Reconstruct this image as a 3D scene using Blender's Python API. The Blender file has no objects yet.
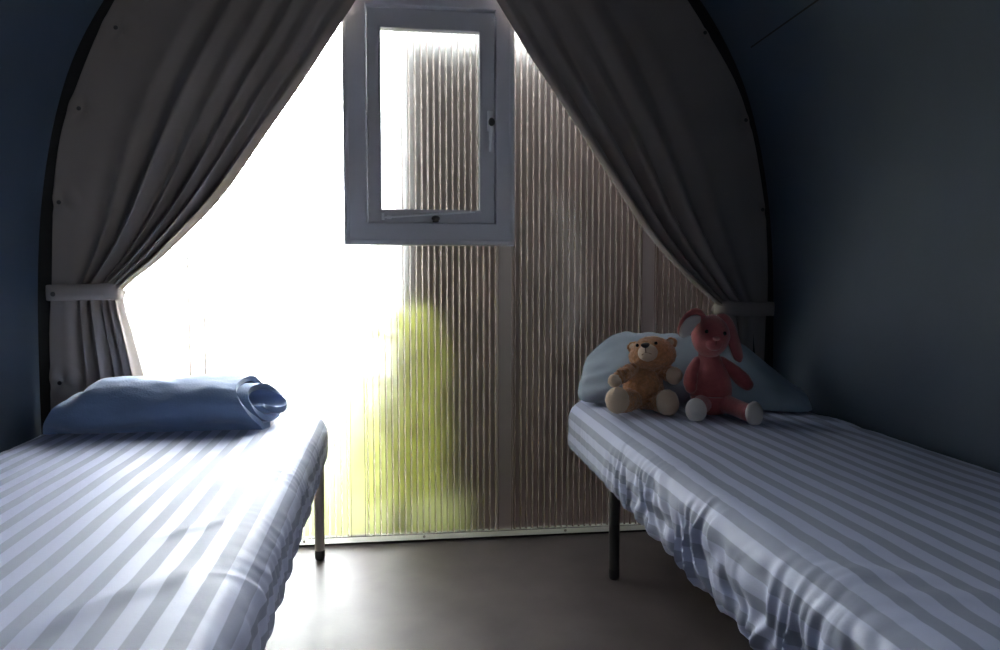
import bpy, bmesh, math, random
from mathutils import Vector, Matrix, noise
PI = math.pi
random.seed(4)
scene = bpy.context.scene
C = scene.collection

# ------------------------------------------------------------------ camera
cam = bpy.data.cameras.new('camera')
cam.sensor_width = 36.0
cam.lens = 690.0 / 1000.0 * 36.0
cam.clip_start = 0.02
camo = bpy.data.objects.new('camera', cam)
C.objects.link(camo)
camo.location = (0.0, -2.8, 1.05)
camo.rotation_euler = (math.radians(90 - 3.3), 0, math.radians(-7.0))
scene.camera = camo

# ------------------------------------------------------------------ sky
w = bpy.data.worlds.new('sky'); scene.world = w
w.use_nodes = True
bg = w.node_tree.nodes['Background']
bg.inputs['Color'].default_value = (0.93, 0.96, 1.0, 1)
# bright hazy overcast, with a low lobe added to light the left bed
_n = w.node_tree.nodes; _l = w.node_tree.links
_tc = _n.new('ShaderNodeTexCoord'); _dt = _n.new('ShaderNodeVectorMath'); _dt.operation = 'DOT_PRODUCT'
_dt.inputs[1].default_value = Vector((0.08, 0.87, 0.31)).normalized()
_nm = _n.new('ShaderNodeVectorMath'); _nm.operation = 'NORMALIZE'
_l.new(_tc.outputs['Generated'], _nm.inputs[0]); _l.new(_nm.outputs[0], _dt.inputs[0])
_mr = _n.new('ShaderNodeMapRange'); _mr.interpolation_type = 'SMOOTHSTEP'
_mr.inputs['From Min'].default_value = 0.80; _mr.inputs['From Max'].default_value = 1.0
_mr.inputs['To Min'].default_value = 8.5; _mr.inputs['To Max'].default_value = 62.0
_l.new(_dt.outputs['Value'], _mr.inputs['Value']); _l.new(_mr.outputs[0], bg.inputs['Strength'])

# ------------------------------------------------------------------ exposure
vs = scene.view_settings
scene.display_settings.display_device = 'sRGB'
vs.view_transform = 'Standard'
vs.look = 'None'
vs.exposure = 0.0
vs.gamma = 1.0
vs.use_curve_mapping = False
cy = scene.cycles
cy.use_denoising = True
cy.max_bounces = 14
cy.diffuse_bounces = 5
cy.glossy_bounces = 5
cy.transmission_bounces = 10
cy.transparent_max_bounces = 24
cy.sample_clamp_indirect = 300.0

# ------------------------------------------------------------------ materials
def mat(name, col, rough=0.6, metal=0.0, spec=0.5, sheen=0.0, bump=None, var=None):
    m = bpy.data.materials.new(name); m.use_nodes = True
    nt = m.node_tree; p = nt.nodes['Principled BSDF']
    p.inputs['Base Color'].default_value = (*col, 1)
    p.inputs['Roughness'].default_value = rough
    p.inputs['Metallic'].default_value = metal
    p.inputs['Specular IOR Level'].default_value = spec
    p.inputs['Sheen Weight'].default_value = sheen
    tc = nt.nodes.new('ShaderNodeTexCoord')
    if var:
        sc, amt, det = var
        n = nt.nodes.new('ShaderNodeTexNoise'); n.inputs['Scale'].default_value = sc
        n.inputs['Detail'].default_value = det
        nt.links.new(tc.outputs['Object'], n.inputs['Vector'])
        r = nt.nodes.new('ShaderNodeValToRGB')
        r.color_ramp.elements[0].position = 0.3; r.color_ramp.elements[1].position = 0.7
        r.color_ramp.elements[0].color = (*[c * (1 - amt) for c in col], 1)
        r.color_ramp.elements[1].color = (*[min(1, c * (1 + amt)) for c in col], 1)
        nt.links.new(n.outputs['Fac'], r.inputs['Fac'])
        nt.links.new(r.outputs['Color'], p.inputs['Base Color'])
    if bump:
        sc, st, dist = bump
        n = nt.nodes.new('ShaderNodeTexNoise'); n.inputs['Scale'].default_value = sc
        n.inputs['Detail'].default_value = 4
        nt.links.new(tc.outputs['Object'], n.inputs['Vector'])
        b = nt.nodes.new('ShaderNodeBump'); b.inputs['Strength'].default_value = st
        b.inputs['Distance'].default_value = dist
        nt.links.new(n.outputs['Fac'], b.inputs['Height'])
        nt.links.new(b.outputs['Normal'], p.inputs['Normal'])
    return m

def stripe_mat(name, c_light, c_dark, period):
    """satin stripe along the bed: u runs across the cloth in metres"""
    m = mat(name, c_light, 0.5, 0, 0.35, 0.0)
    nt = m.node_tree; p = nt.nodes['Principled BSDF']
    uv = nt.nodes.new('ShaderNodeUVMap'); uv.uv_map = 'cloth'
    sx = nt.nodes.new('ShaderNodeSeparateXYZ'); nt.links.new(uv.outputs['UV'], sx.inputs[0])
    d = nt.nodes.new('ShaderNodeMath'); d.operation = 'DIVIDE'; d.inputs[1].default_value = period
    nt.links.new(sx.outputs['X'], d.inputs[0])
    pp = nt.nodes.new('ShaderNodeMath'); pp.operation = 'PINGPONG'; pp.inputs[1].default_value = 0.5
    nt.links.new(d.outputs[0], pp.inputs[0])
    r = nt.nodes.new('ShaderNodeValToRGB')
    e = r.color_ramp.elements
    e[0].position = 0.44 * 0.5; e[1].position = 0.5 * 0.5
    e[0].color = (*c_dark, 1); e[1].color = (*c_light, 1)
    nt.links.new(pp.outputs[0], r.inputs['Fac'])
    nt.links.new(r.outputs['Color'], p.inputs['Base Color'])
    r2 = nt.nodes.new('ShaderNodeValToRGB'); f = r2.color_ramp.elements
    f[0].position = 0.22; f[1].position = 0.25
    f[0].color = (0.66,) * 3 + (1,); f[1].color = (0.52,) * 3 + (1,)
    nt.links.new(pp.outputs[0], r2.inputs['Fac'])
    nt.links.new(r2.outputs['Color'], p.inputs['Roughness'])
    n = nt.nodes.new('ShaderNodeTexNoise'); n.inputs['Scale'].default_value = 60; n.inputs['Detail'].default_value = 4
    tc = nt.nodes.new('ShaderNodeTexCoord'); nt.links.new(tc.outputs['Object'], n.inputs['Vector'])
    b = nt.nodes.new('ShaderNodeBump'); b.inputs['Strength'].default_value = 0.15; b.inputs['Distance'].default_value = 0.003
    nt.links.new(n.outputs['Fac'], b.inputs['Height']); nt.links.new(b.outputs['Normal'], p.inputs['Normal'])
    return m

def panel_mats():
    # front skin of the sheet: clear plastic
    a = bpy.data.materials.new('clear_sheet'); a.use_nodes = True
    nt = a.node_tree; nt.nodes.clear()
    out = nt.nodes.new('ShaderNodeOutputMaterial')
    tr = nt.nodes.new('ShaderNodeBsdfTransparent'); tr.inputs['Color'].default_value = (0.95, 0.96, 0.95, 1)
    gl = nt.nodes.new('ShaderNodeBsdfGlossy'); gl.inputs['Roughness'].default_value = 0.12
    fr = nt.nodes.new('ShaderNodeFresnel'); fr.inputs['IOR'].default_value = 1.25
    mx = nt.nodes.new('ShaderNodeMixShader')
    nt.links.new(fr.outputs[0], mx.inputs[0]); nt.links.new(tr.outputs[0], mx.inputs[1]); nt.links.new(gl.outputs[0], mx.inputs[2])
    nt.links.new(mx.outputs[0], out.inputs['Surface'])
    # back skin: frosted plastic slab, blurs whatever stands outside
    b = bpy.data.materials.new('frosted_sheet'); b.use_nodes = True
    nt = b.node_tree; nt.nodes.clear()
    out = nt.nodes.new('ShaderNodeOutputMaterial')
    rf = nt.nodes.new('ShaderNodeBsdfRefraction'); rf.distribution = 'BECKMANN'; rf.inputs['Roughness'].default_value = 0.58
    rf.inputs['IOR'].default_value = 1.23; rf.inputs['Color'].default_value = (0.96, 0.965, 0.95, 1)
    tl = nt.nodes.new('ShaderNodeBsdfTranslucent'); tl.inputs['Color'].default_value = (0.9, 0.9, 0.88, 1)
    mx = nt.nodes.new('ShaderNodeMixShader'); mx.inputs[0].default_value = 0.0008
    nt.links.new(rf.outputs[0], mx.inputs[1]); nt.links.new(tl.outputs[0], mx.inputs[2])
    nt.links.new(mx.outputs[0], out.inputs['Surface'])
    # webs between the skins: milky plastic
    c = bpy.data.materials.new('milky_web'); c.use_nodes = True
    nt = c.node_tree; nt.nodes.clear()
    out = nt.nodes.new('ShaderNodeOutputMaterial')
    df = nt.nodes.new('ShaderNodeBsdfDiffuse'); df.inputs['Color'].default_value = (0.42, 0.355, 0.335, 1)
    tl = nt.nodes.new('ShaderNodeBsdfTranslucent'); tl.inputs['Color'].default_value = (0.42, 0.355, 0.335, 1)
    tr = nt.nodes.new('ShaderNodeBsdfTransparent')
    m1 = nt.nodes.new('ShaderNodeMixShader'); m1.inputs[0].default_value = 0.85
    m2 = nt.nodes.new('ShaderNodeMixShader'); m2.inputs[0].default_value = 0.35
    nt.links.new(df.outputs[0], m1.inputs[1]); nt.links.new(tl.outputs[0], m1.inputs[2])
    nt.links.new(m1.outputs[0], m2.inputs[1]); nt.links.new(tr.outputs[0], m2.inputs[2])
    nt.links.new(m2.outputs[0], out.inputs['Surface'])
    d = bpy.data.materials.new('pale_foot_profile'); d.use_nodes = True
    nt = d.node_tree; nt.nodes.clear()
    out = nt.nodes.new('ShaderNodeOutputMaterial')
    df = nt.nodes.new('ShaderNodeBsdfDiffuse'); df.inputs['Color'].default_value = (0.75, 0.75, 0.70, 1)
    tl = nt.nodes.new('ShaderNodeBsdfTranslucent'); tl.inputs['Color'].default_value = (0.85, 0.85, 0.80, 1)
    mx = nt.nodes.new('ShaderNodeMixShader'); mx.inputs[0].default_value = 0.75
    nt.links.new(df.outputs[0], mx.inputs[1]); nt.links.new(tl.outputs[0], mx.inputs[2]); nt.links.new(mx.outputs[0], out.inputs['Surface'])
    return [a, b, c, d]

M_PANEL = panel_mats()
M_SHELL = mat('blue_grey_lining', (0.068, 0.094, 0.132), 0.55, 0, 0.3, bump=(220, 0.1, 0.002), var=(3, 0.06, 2))
M_BLACK = mat('black_trim', (0.012, 0.011, 0.011), 0.7)
M_FLOOR = mat('brown_grey_vinyl', (0.125, 0.104, 0.102), 0.5, 0, 0.35, bump=(90, 0.12, 0.002), var=(5, 0.16, 6))
M_CURT = mat('taupe_blackout_cloth', (0.30, 0.255, 0.232), 0.75, 0, 0.25, 0.15, bump=(900, 0.15, 0.001))
M_SNAP = mat('dark_snap', (0.06, 0.055, 0.05), 0.4)
M_FRAME = mat('grey_window_paint', (0.64, 0.62, 0.65), 0.42, 0, 0.5)
M_DARKMET = mat('dark_steel', (0.045, 0.043, 0.045), 0.4, 0.3)
M_GREYMET = mat('grey_steel', (0.36, 0.33, 0.30), 0.38, 0.3)
M_CHROME = mat('bright_steel', (0.93, 0.93, 0.94), 0.22, 0.0)
M_BLKPLA = mat('black_plastic', (0.015, 0.015, 0.017), 0.4)
M_SHEET = stripe_mat('satin_stripe_cotton', (0.495, 0.54, 0.71), (0.315, 0.345, 0.47), 0.057)
M_BLANK = mat('blue_fleece', (0.16, 0.235, 0.40), 0.85, 0, 0.2, 0.3, bump=(160, 0.35, 0.004), var=(6, 0.08, 3))
M_BLANKIN = mat('blue_cotton_lining', (0.23, 0.33, 0.58), 0.8, 0, 0.2, 0.3, bump=(160, 0.3, 0.003))
M_PILLOW = mat('pale_blue_cotton', (0.31, 0.375, 0.45), 0.8, 0, 0.2, 0.1, bump=(60, 0.2, 0.003))
M_TAN = mat('tan_plush', (0.52, 0.25, 0.115), 0.95, 0, 0.1, 0.5, bump=(260, 0.9, 0.006), var=(90, 0.22, 4))
M_CREAM = mat('cream_plush', (0.62, 0.48, 0.35), 0.95, 0, 0.1, 0.4, bump=(300, 0.6, 0.004))
M_PINK = mat('dusty_red_plush', (0.40, 0.105, 0.105), 0.95, 0, 0.1, 0.5, bump=(320, 0.5, 0.003), var=(40, 0.1, 3))
M_WHITEPL = mat('off_white_plush', (0.66, 0.60, 0.56), 0.95, 0, 0.1, 0.4, bump=(320, 0.5, 0.003))
M_NOSE = mat('dark_brown_nose', (0.025, 0.014, 0.012), 0.35)
M_EYE = mat('black_bead', (0.006, 0.006, 0.007), 0.12)
M_PNOSE = mat('pink_stitched_nose', (0.42, 0.17, 0.17), 0.9)
M_STITCH = mat('brown_thread', (0.10, 0.035, 0.03), 0.9)
M_WOOD = mat('dark_brown_boards', (0.026, 0.0145, 0.0130), 0.8, 0, 0.2, var=(9, 0.3, 4))
M_GRASS = mat('lawn', (0.20, 0.215, 0.05), 0.9, 0, 0.1, var=(2.5, 0.3, 5), bump=(60, 0.6, 0.03))
M_LEAF = bpy.data.materials.new('bush_leaf'); M_LEAF.use_nodes = True
nt = M_LEAF.node_tree; nt.nodes.clear()
_o = nt.nodes.new('ShaderNodeOutputMaterial'); _d = nt.nodes.new('ShaderNodeBsdfDiffuse'); _d.inputs['Color'].default_value = (0.62, 0.64, 0.22, 1)
_t = nt.nodes.new('ShaderNodeBsdfTranslucent'); _t.inputs['Color'].default_value = (0.78, 0.80, 0.26, 1)
_m = nt.nodes.new('ShaderNodeMixShader'); _m.inputs[0].default_value = 0.5
nt.links.new(_d.outputs[0], _m.inputs[1]); nt.links.new(_t.outputs[0], _m.inputs[2]); nt.links.new(_m.outputs[0], _o.inputs['Surface'])
M_PALE_LAWN = mat('overexposed_lawn', (0.19, 0.185, 0.13), 0.9, 0, 0.1, var=(30, 0.15, 4))

# ------------------------------------------------------------------ helpers
def obj(name, bm, m, parent=None, smooth=True, loc=None, rot=None):
    me = bpy.data.meshes.new(name)
    bmesh.ops.recalc_face_normals(bm, faces=bm.faces[:])
    for f in bm.faces: f.smooth = smooth
    if smooth:
        for e in bm.edges:
            if len(e.link_faces) == 2 and e.calc_face_angle(0) > 0.9: e.smooth = False
    bm.to_mesh(me); bm.free()
    for x in (m if isinstance(m, list) else [m]): me.materials.append(x)
    o = bpy.data.objects.new(name, me); C.objects.link(o)
    if parent: o.parent = parent
    if loc: o.location = loc
    if rot: o.rotation_euler = rot
    return o

def thing(name, label, cat, loc=(0, 0, 0), rot=(0, 0, 0), group=None):
    o = bpy.data.objects.new(name, None); C.objects.link(o)
    o.empty_display_size = 0.05
    o.location = loc; o.rotation_euler = rot
    o['label'] = label; o['category'] = cat
    if group: o['group'] = group
    return o

def tag(o, label, cat, group=None):
    o['label'] = label; o['category'] = cat
    if group: o['group'] = group
    return o

def struct(o, label=None, cat=None):
    o['kind'] = 'structure'
    if label: o['label'] = label
    if cat: o['category'] = cat
    return o

def box(bm, x0, x1, y0, y1, z0, z1, bev=0.0, mi=0, seg=2):
    vs_ = [bm.verts.new((x, y, z)) for z in (z0, z1) for y in (y0, y1) for x in (x0, x1)]
    fs = []
    for q in ((0, 1, 3, 2), (4, 6, 7, 5), (0, 4, 5, 1), (2, 3, 7, 6), (0, 2, 6, 4), (1, 5, 7, 3)):
        f = bm.faces.new([vs_[i] for i in q]); f.material_index = mi; fs.append(f)
    if bev > 0:
        es = list({e for f in fs for e in f.edges})
        bmesh.ops.bevel(bm, geom=es, offset=bev, segments=seg, affect='EDGES', profile=0.5)

def catmull(pts, n):
    """n samples along a smooth curve through pts (tuples of equal length)"""
    P = [tuple(p) for p in pts]
    P = [tuple(2 * a - b for a, b in zip(P[0], P[1]))] + P + [tuple(2 * a - b for a, b in zip(P[-1], P[-2]))]
    out = []
    k = len(P) - 3
    for i in range(n):
        t = i / (n - 1) * k
        j = min(int(t), k - 1); t -= j
        a, b, c, d = P[j:j + 4]
        out.append(tuple(0.5 * ((2 * q) + (r - p) * t + (2 * p - 5 * q + 4 * r - s) * t * t + (3 * q - p - 3 * r + s) * t ** 3)
                         for p, q, r, s in zip(a, b, c, d)))
    return out

def interp(x, tab):
    if x <= tab[0][0]: return tab[0][1]
    for (a, va), (b, vb) in zip(tab, tab[1:]):
        if x <= b: return va + (vb - va) * (x - a) / (b - a)
    return tab[-1][1]

def sm(a, b, x):
    t = max(0.0, min(1.0, (x - a) / (b - a))); return t * t * (3 - 2 * t)

def limb(bm, pts, n=28, seg=24, flat=(1, 1), upv=(0, 0, 1), fur=0.0, fs=60, mi=0):
    """round-ended body along a smooth path; pts = (x, y, z, radius); flat scales the two cross axes"""
    S = catmull(pts, n)
    r0, r1 = S[0][3], S[-1][3]
    P = [Vector(s[:3]) for s in S]
    t0 = (P[0] - P[1]).normalized(); t1 = (P[-1] - P[-2]).normalized()
    rows = []
    for i in range(5):
        a = PI / 2 * (1 - i / 5); rows.append((P[0] + t0 * r0 * math.sin(a) * flat[0], r0 * math.cos(a), -t0))
    for i, s in enumerate(S):
        t = (P[min(i + 1, n - 1)] - P[max(i - 1, 0)]).normalized()
        rows.append((P[i], max(s[3], 1e-4), t))
    for i in range(1, 6):
        a = PI / 2 * i / 5; rows.append((P[-1] + t1 * r1 * math.sin(a) * flat[0], r1 * math.cos(a), t1))
    up = Vector(upv)
    rings = []
    for c, r, t in rows:
        x = t.cross(up)
        if x.length < 1e-3: x = t.cross(Vector((0.3, 1, 0.1)))
        x.normalize(); y = x.cross(t).normalized()
        ring = []
        for k in range(seg):
            a = 2 * PI * k / seg
            d = x * math.cos(a) * flat[0] + y * math.sin(a) * flat[1]
            p = c + d * r
            if fur:
                p = p + d * fur * noise.noise(p * fs) + d * fur * 0.6 * noise.noise(p * fs * 2.3)
            ring.append(bm.verts.new(p))
        rings.append(ring)
    for a, b in zip(rings, rings[1:]):
        for k in range(seg):
            f = bm.faces.new((a[k], a[(k + 1) % seg], b[(k + 1) % seg], b[k])); f.material_index = mi
    for r in (rings[0], rings[-1]):
        f = bm.faces.new(r); f.material_index = mi
    return bm

def ell(bm, c, r, rot=None, fur=0.0, fs=60, n=40, shape=None, mi=0):
    """ellipsoid; shape(unit vector) -> multiplier reshapes it"""
    R = rot if rot else Matrix.Identity(3)
    c = Vector(c); rows = []
    nv = n // 2
    top = None
    for i in range(nv + 1):
        th = PI * i / nv
        ring = []
        for k in range(n if 0 < i < nv else 1):
            ph = 2 * PI * k / n
            u = Vector((math.sin(th) * math.cos(ph), math.sin(th) * math.sin(ph), math.cos(th)))
            q = Vector((u.x * r[0], u.y * r[1], u.z * r[2]))
            if shape: q = shape(u, q)
            p = c + R @ q
            if fur:
                d = (R @ u)
                p = p + d * fur * (noise.noise(p * fs) + 0.6 * noise.noise(p * fs * 2.3))
            ring.append(bm.verts.new(p))
        rows.append(ring)
    for a, b in zip(rows, rows[1:]):
        for k in range(n):
            k2 = (k + 1) % n
            if len(a) == 1: f = bm.faces.new((a[0], b[k], b[k2]))
            elif len(b) == 1: f = bm.faces.new((a[k], b[0], a[k2]))
            else: f = bm.faces.new((a[k], b[k], b[k2], a[k2]))
            f.material_index = mi
    return bm

def eul(x, y, z):
    from mathutils import Euler
    return Euler((math.radians(x), math.radians(y), math.radians(z))).to_matrix()

# ------------------------------------------------------------------ room shell (arched pod)
CX = 0.055
HALF = [(1.45, 0.0), (1.45, 0.45), (1.448, 0.85), (1.44, 1.10), (1.425, 1.30), (1.40, 1.48), (1.365, 1.65),
        (1.315, 1.82), (1.25, 1.97), (1.155, 2.13), (1.04, 2.28), (0.90, 2.43), (0.70, 2.59), (0.42, 2.74), (0.0, 2.83)]
prof = catmull(HALF, 90)                        # right half, floor to apex
ZT = sorted((p[0], p[1]) for p in prof)
def arch_z(x):                                  # ceiling height at x
    d = abs(x - CX)
    if d >= 1.449: return 0.6
    return interp(d, ZT)

def shell_strip(name, pts, y0, y1, th=0.04):
    """curved sheet through pts (x, z) extruded along y, with thickness outward"""
    bm = bmesh.new(); n = len(pts); rings = []
    for i, (x, z) in enumerate(pts):
        a = pts[max(0, i - 1)]; b = pts[min(n - 1, i + 1)]
        t = Vector((b[0] - a[0], b[1] - a[1])).normalized(); nn = Vector((t.y, -t.x))
        if nn.dot(Vector((x - CX, z - 1.0))) < 0: nn = -nn
        ring = [bm.verts.new((x, y0 + (y1 - y0) * k / 24, z)) for k in range(25)]
        ring += [bm.verts.new((x + nn.x * th, y1 + (y0 - y1) * k / 24, z + nn.y * th)) for k in range(25)]
        rings.append(ring)
    for a, b in zip(rings, rings[1:]):
        for k in range(50): bm.faces.new((a[k], a[(k + 1) % 50], b[(k + 1) % 50], b[k]))
    for r in (rings[0], rings[-1]):
        for k in range(24): bm.faces.new((r[k], r[k + 1], r[48 - k], r[49 - k]))
    o = obj(name, bm, M_SHELL)
    return o

SEAM = max(i for i, p in enumerate(prof) if p[1] <= 1.99)
YB, YF = 0.20, -4.2
right = [(CX + p[0], p[1]) for p in prof]
left = [(CX - p[0], p[1]) for p in prof]
wall_right = struct(shell_strip('wall_right', right[:SEAM + 1], YB, -3.40), 'dark blue grey curved wall beside the right bed', 'wall')
DT = max(i for i, p in enumerate(prof) if p[1] <= 1.92)   # open doorway in the right wall, behind the viewer
shell_strip('door_head', right[DT:SEAM + 1], -3.40, -3.98).parent = wall_right
shell_strip('wall_return', right[:SEAM + 1], -3.98, YF).parent = wall_right
struct(shell_strip('wall_left', left[:SEAM + 1], YB, YF), 'blue grey curved wall beside the left bed', 'wall')
struct(shell_strip('ceiling', left[SEAM:] + right[SEAM:-1][::-1], YB, YF), 'arched blue grey ceiling of the pod', 'ceiling')
bm = bmesh.new()                                # joint line between wall and ceiling
for side in (right,):
    (x, z), (x2, z2) = side[SEAM], side[SEAM + 1]
    tx, tz = x2 - x, z2 - z; l = math.hypot(tx, tz); tx /= l; tz /= l
    nx, nz = -abs(tz), -abs(tx)
    q = []
    for y in (-0.2, -3.0):
        for a, b in ((-.003, -.002), (.003, -.002), (.003, .0022), (-.003, .0022)):
            q.append(bm.verts.new((x + tx * a + nx * b, y, z + tz * a + nz * b)))
    for k in range(4): bm.faces.new((q[k], q[(k + 1) % 4], q[4 + (k + 1) % 4], q[4 + k]))
    bm.faces.new(q[:4]); bm.faces.new(q[4:])
struct(obj('trim_1', bm, M_BLACK, smooth=False), 'thin dark joint line high on the right wall', 'trim')

bm = bmesh.new(); box(bm, CX - 1.45, CX + 1.45, YF, 0.05, -0.05, 0.0)
struct(obj('floor', bm, M_FLOOR, smooth=False), 'brown grey vinyl floor between the two beds', 'floor')
bm = bmesh.new()                                # wall behind the camera
f = [bm.verts.new((x, YF, z)) for x, z in left] + [bm.verts.new((x, YF, z)) for x, z in right[:-1][::-1]]
bm.faces.new(f)
r_ = bmesh.ops.extrude_face_region(bm, geom=bm.faces[:])
for v in r_['geom']:
    if isinstance(v, bmesh.types.BMVert): v.co.y -= 0.05
struct(obj('wall_front', bm, M_SHELL, smooth=False), 'blue grey end wall behind the viewer', 'wall')

# dark arch rim where the lining meets the end wall
bm = bmesh.new(); rings = []
allp = left + right[:-1][::-1]
for i, (x, z) in enumerate(allp):
    a = allp[max(0, i - 1)]; b = allp[min(len(allp) - 1, i + 1)]
    t = Vector((b[0] - a[0], b[1] - a[1])).normalized(); nn = Vector((t.y, -t.x))
    rings.append([bm.verts.new((x + nn.x * d, y, z + nn.y * d)) for d, y in ((0.0, -0.012), (0.09, -0.012), (0.09, -0.05), (0.0, -0.05))])
for a, b in zip(rings, rings[1:]):
    for k in range(4): bm.faces.new((a[k], a[(k + 1) % 4], b[(k + 1) % 4], b[k]))
bm.faces.new(rings[0]); bm.faces.new(rings[-1])
struct(obj('trim_2', bm, M_BLACK, smooth=False), 'black arched rim around the translucent end wall', 'trim')

# ------------------------------------------------------------------ translucent end wall
bm = bmesh.new()
box(bm, CX - 1.44, CX + 1.44, -0.004, 0.03, 0.0, 0.006, 0.0, mi=0)        # dark sill gap
box(bm, CX - 1.44, CX + 1.44, -0.006, 0.024, 0.006, 0.032, 0.002, mi=1)      # pale translucent foot profile
for x in (-0.45, 0.03, 0.62, 1.05):
    ell(bm, (x, -0.008, 0.021), (0.006, 0.003, 0.006), n=12, mi=2)
M_PROF = M_PANEL[3]
wall_back = struct(obj('wall_back', bm, [M_BLACK, M_PROF, M_GREYMET], smooth=False),
                   'translucent ribbed plastic end wall glowing with daylight', 'wall')
PITCH = 0.0252
JOINTS = [-0.845, -0.235, 0.365, 0.97]
JW = 0.028
def panel(xa, xb):
    bm = bmesh.new()
    n = max(2, round((xb - xa) / PITCH)); st = (xb - xa) / n
    xs = [xa + st * i for i in range(n + 1)]
    ztop = lambda x: arch_z(x) - 0.002
    # clear front skin (single sheet) and frosted back slab
    for ys, mi in (((0.0,), 0), ((0.016, 0.019), 1)):
        lay = []
        for y in ys:
            lay.append([(bm.verts.new((x, y, 0.03)), bm.verts.new((x, y, ztop(x)))) for x in xs])
        for L in lay:
            for a, b in zip(L, L[1:]):
                f = bm.faces.new((a[0], b[0], b[1], a[1])); f.material_index = mi
        if len(lay) == 2:
            A, B = lay
            for i in (0, n):
                f = bm.faces.new((A[i][0], A[i][1], B[i][1], B[i][0])); f.material_index = mi
            for k in (0, 1):
                for i in range(n):
                    f = bm.faces.new((A[i][k], A[i + 1][k], B[i + 1][k], B[i][k])); f.material_index = mi
    for i in range(n):
        x = xs[i] + st * 0.5
        col = []                                  # rounded milky rib, bowed towards the room
        for k in range(9):
            a = PI * (k / 8 - 0.5) * 0.92
            px, py = x + 0.0046 * math.sin(a), 0.0065 - 0.0050 * math.cos(a)
            col.append((bm.verts.new((px, py, 0.03)), bm.verts.new((px, py, ztop(x) - 0.004))))
        for a, b in zip(col, col[1:]):
            f = bm.faces.new((a[0], b[0], b[1], a[1])); f.material_index = 2
    return obj('polycarbonate_panel', bm, M_PANEL[:3], wall_back, smooth=False)
edges = [CX - 1.445] + JOINTS + [CX + 1.445]
for i, (a, b) in enumerate(zip(edges, edges[1:])):
    panel(a + (JW if i else 0), b - (JW if i < len(edges) - 2 else 0))
M_JOINT = bpy.data.materials.new('clear_joint'); M_JOINT.use_nodes = True
nt = M_JOINT.node_tree; nt.nodes.clear()
_o = nt.nodes.new('ShaderNodeOutputMaterial'); _r = nt.nodes.new('ShaderNodeBsdfRefraction'); _r.distribution = 'BECKMANN'
_r.inputs['Roughness'].default_value = 0.5; _r.inputs['IOR'].default_value = 1.25; _r.inputs['Color'].default_value = (0.88, 0.86, 0.87, 1)
_t = nt.nodes.new('ShaderNodeBsdfTranslucent'); _t.inputs['Color'].default_value = (0.85, 0.85, 0.85, 1)
_m = nt.nodes.new('ShaderNodeMixShader'); _m.inputs[0].default_value = 0.03
nt.links.new(_r.outputs[0], _m.inputs[1]); nt.links.new(_t.outputs[0], _m.inputs[2]); nt.links.new(_m.outputs[0], _o.inputs['Surface'])
for x in JOINTS:
    bm = bmesh.new()
    zt = arch_z(x) - 0.01
    box(bm, x - JW, x + JW, 0.002, 0.018, 0.03, zt, 0.0)
    for s in (-1, 1): box(bm, x + s * JW - 0.0012, x + s * JW + 0.0012, -0.004, 0.02, 0.03, zt, mi=1)
    obj('joint_profile', bm, [M_JOINT, M_PANEL[2]], wall_back, smooth=False)

# ------------------------------------------------------------------ window in the end wall
def ring_frame(bm, x0, x1, z0, z1, wl, wr, wb, wt, y0, y1, bev=0.004):
    """one rectangular ring with mitred look, y0 front face"""
    o = [(x0, z0), (x1, z0), (x1, z1), (x0, z1)]
    i = [(x0 + wl, z0 + wb), (x1 - wr, z0 + wb), (x1 - wr, z1 - wt), (x0 + wl, z1 - wt)]
    V = [[bm.verts.new((p[0], y, p[1])) for p in q] for y in (y0, y1) for q in (o, i)]
    fs = []
    for k in range(4):
        j = (k + 1) % 4
        fs.append(bm.faces.new((V[0][k], V[0][j], V[1][j], V[1][k])))
        fs.append(bm.faces.new((V[2][k], V[2][j], V[3][j], V[3][k])))
        fs.append(bm.faces.new((V[0][k], V[0][j], V[2][j], V[2][k])))
        fs.append(bm.faces.new((V[1][k], V[1][j], V[3][j], V[3][k])))
    es = [e for f in fs[0::4] for e in f.edges]
    es = [e for e in set(es) if len([f for f in e.link_faces if f in fs[0::4]]) == 1]
    bmesh.ops.bevel(bm, geom=es, offset=bev, segments=2, affect='EDGES', profile=0.5)
bm = bmesh.new()
ring_frame(bm, -0.270, 0.394, 1.208, 2.205, 0.088, 0.074, 0.085, 0.085, -0.068, -0.002)
ring_frame(bm, -0.262, 0.386, 1.216, 2.197, 0.012, 0.012, 0.012, 0.012, -0.073, -0.066, 0.002)
win = struct(obj('window_1', bm, M_FRAME, smooth=False), 'grey framed hinged window in the translucent end wall', 'window')
bm = bmesh.new()
ring_frame(bm, -0.180, 0.318, 1.295, 2.118, 0.052, 0.060, 0.050, 0.075, -0.044, -0.006)
ring_frame(bm, -0.136, 0.266, 1.337, 2.051, 0.010, 0.010, 0.010, 0.010, -0.050, -0.043, 0.002)
sash = obj('sash', bm, M_FRAME, win, smooth=False)
M_GLASS = bpy.data.materials.new('window_glass'); M_GLASS.use_nodes = True
nt = M_GLASS.node_tree; nt.nodes.clear()
_o = nt.nodes.new('ShaderNodeOutputMaterial'); _t = nt.nodes.new('ShaderNodeBsdfTransparent'); _t.inputs['Color'].default_value = (0.95, 0.96, 0.96, 1)
_g = nt.nodes.new('ShaderNodeBsdfGlossy'); _g.inputs['Roughness'].default_value = 0.02
_f = nt.nodes.new('ShaderNodeFresnel'); _f.inputs['IOR'].default_value = 1.4
_m = nt.nodes.new('ShaderNodeMixShader')
nt.links.new(_f.outputs[0], _m.inputs[0]); nt.links.new(_t.outputs[0], _m.inputs[1]); nt.links.new(_g.outputs[0], _m.inputs[2]); nt.links.new(_m.outputs[0], _o.inputs['Surface'])
bm = bmesh.new(); box(bm, -0.13, 0.26, -0.024, -0.020, 1.343, 2.045)
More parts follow.
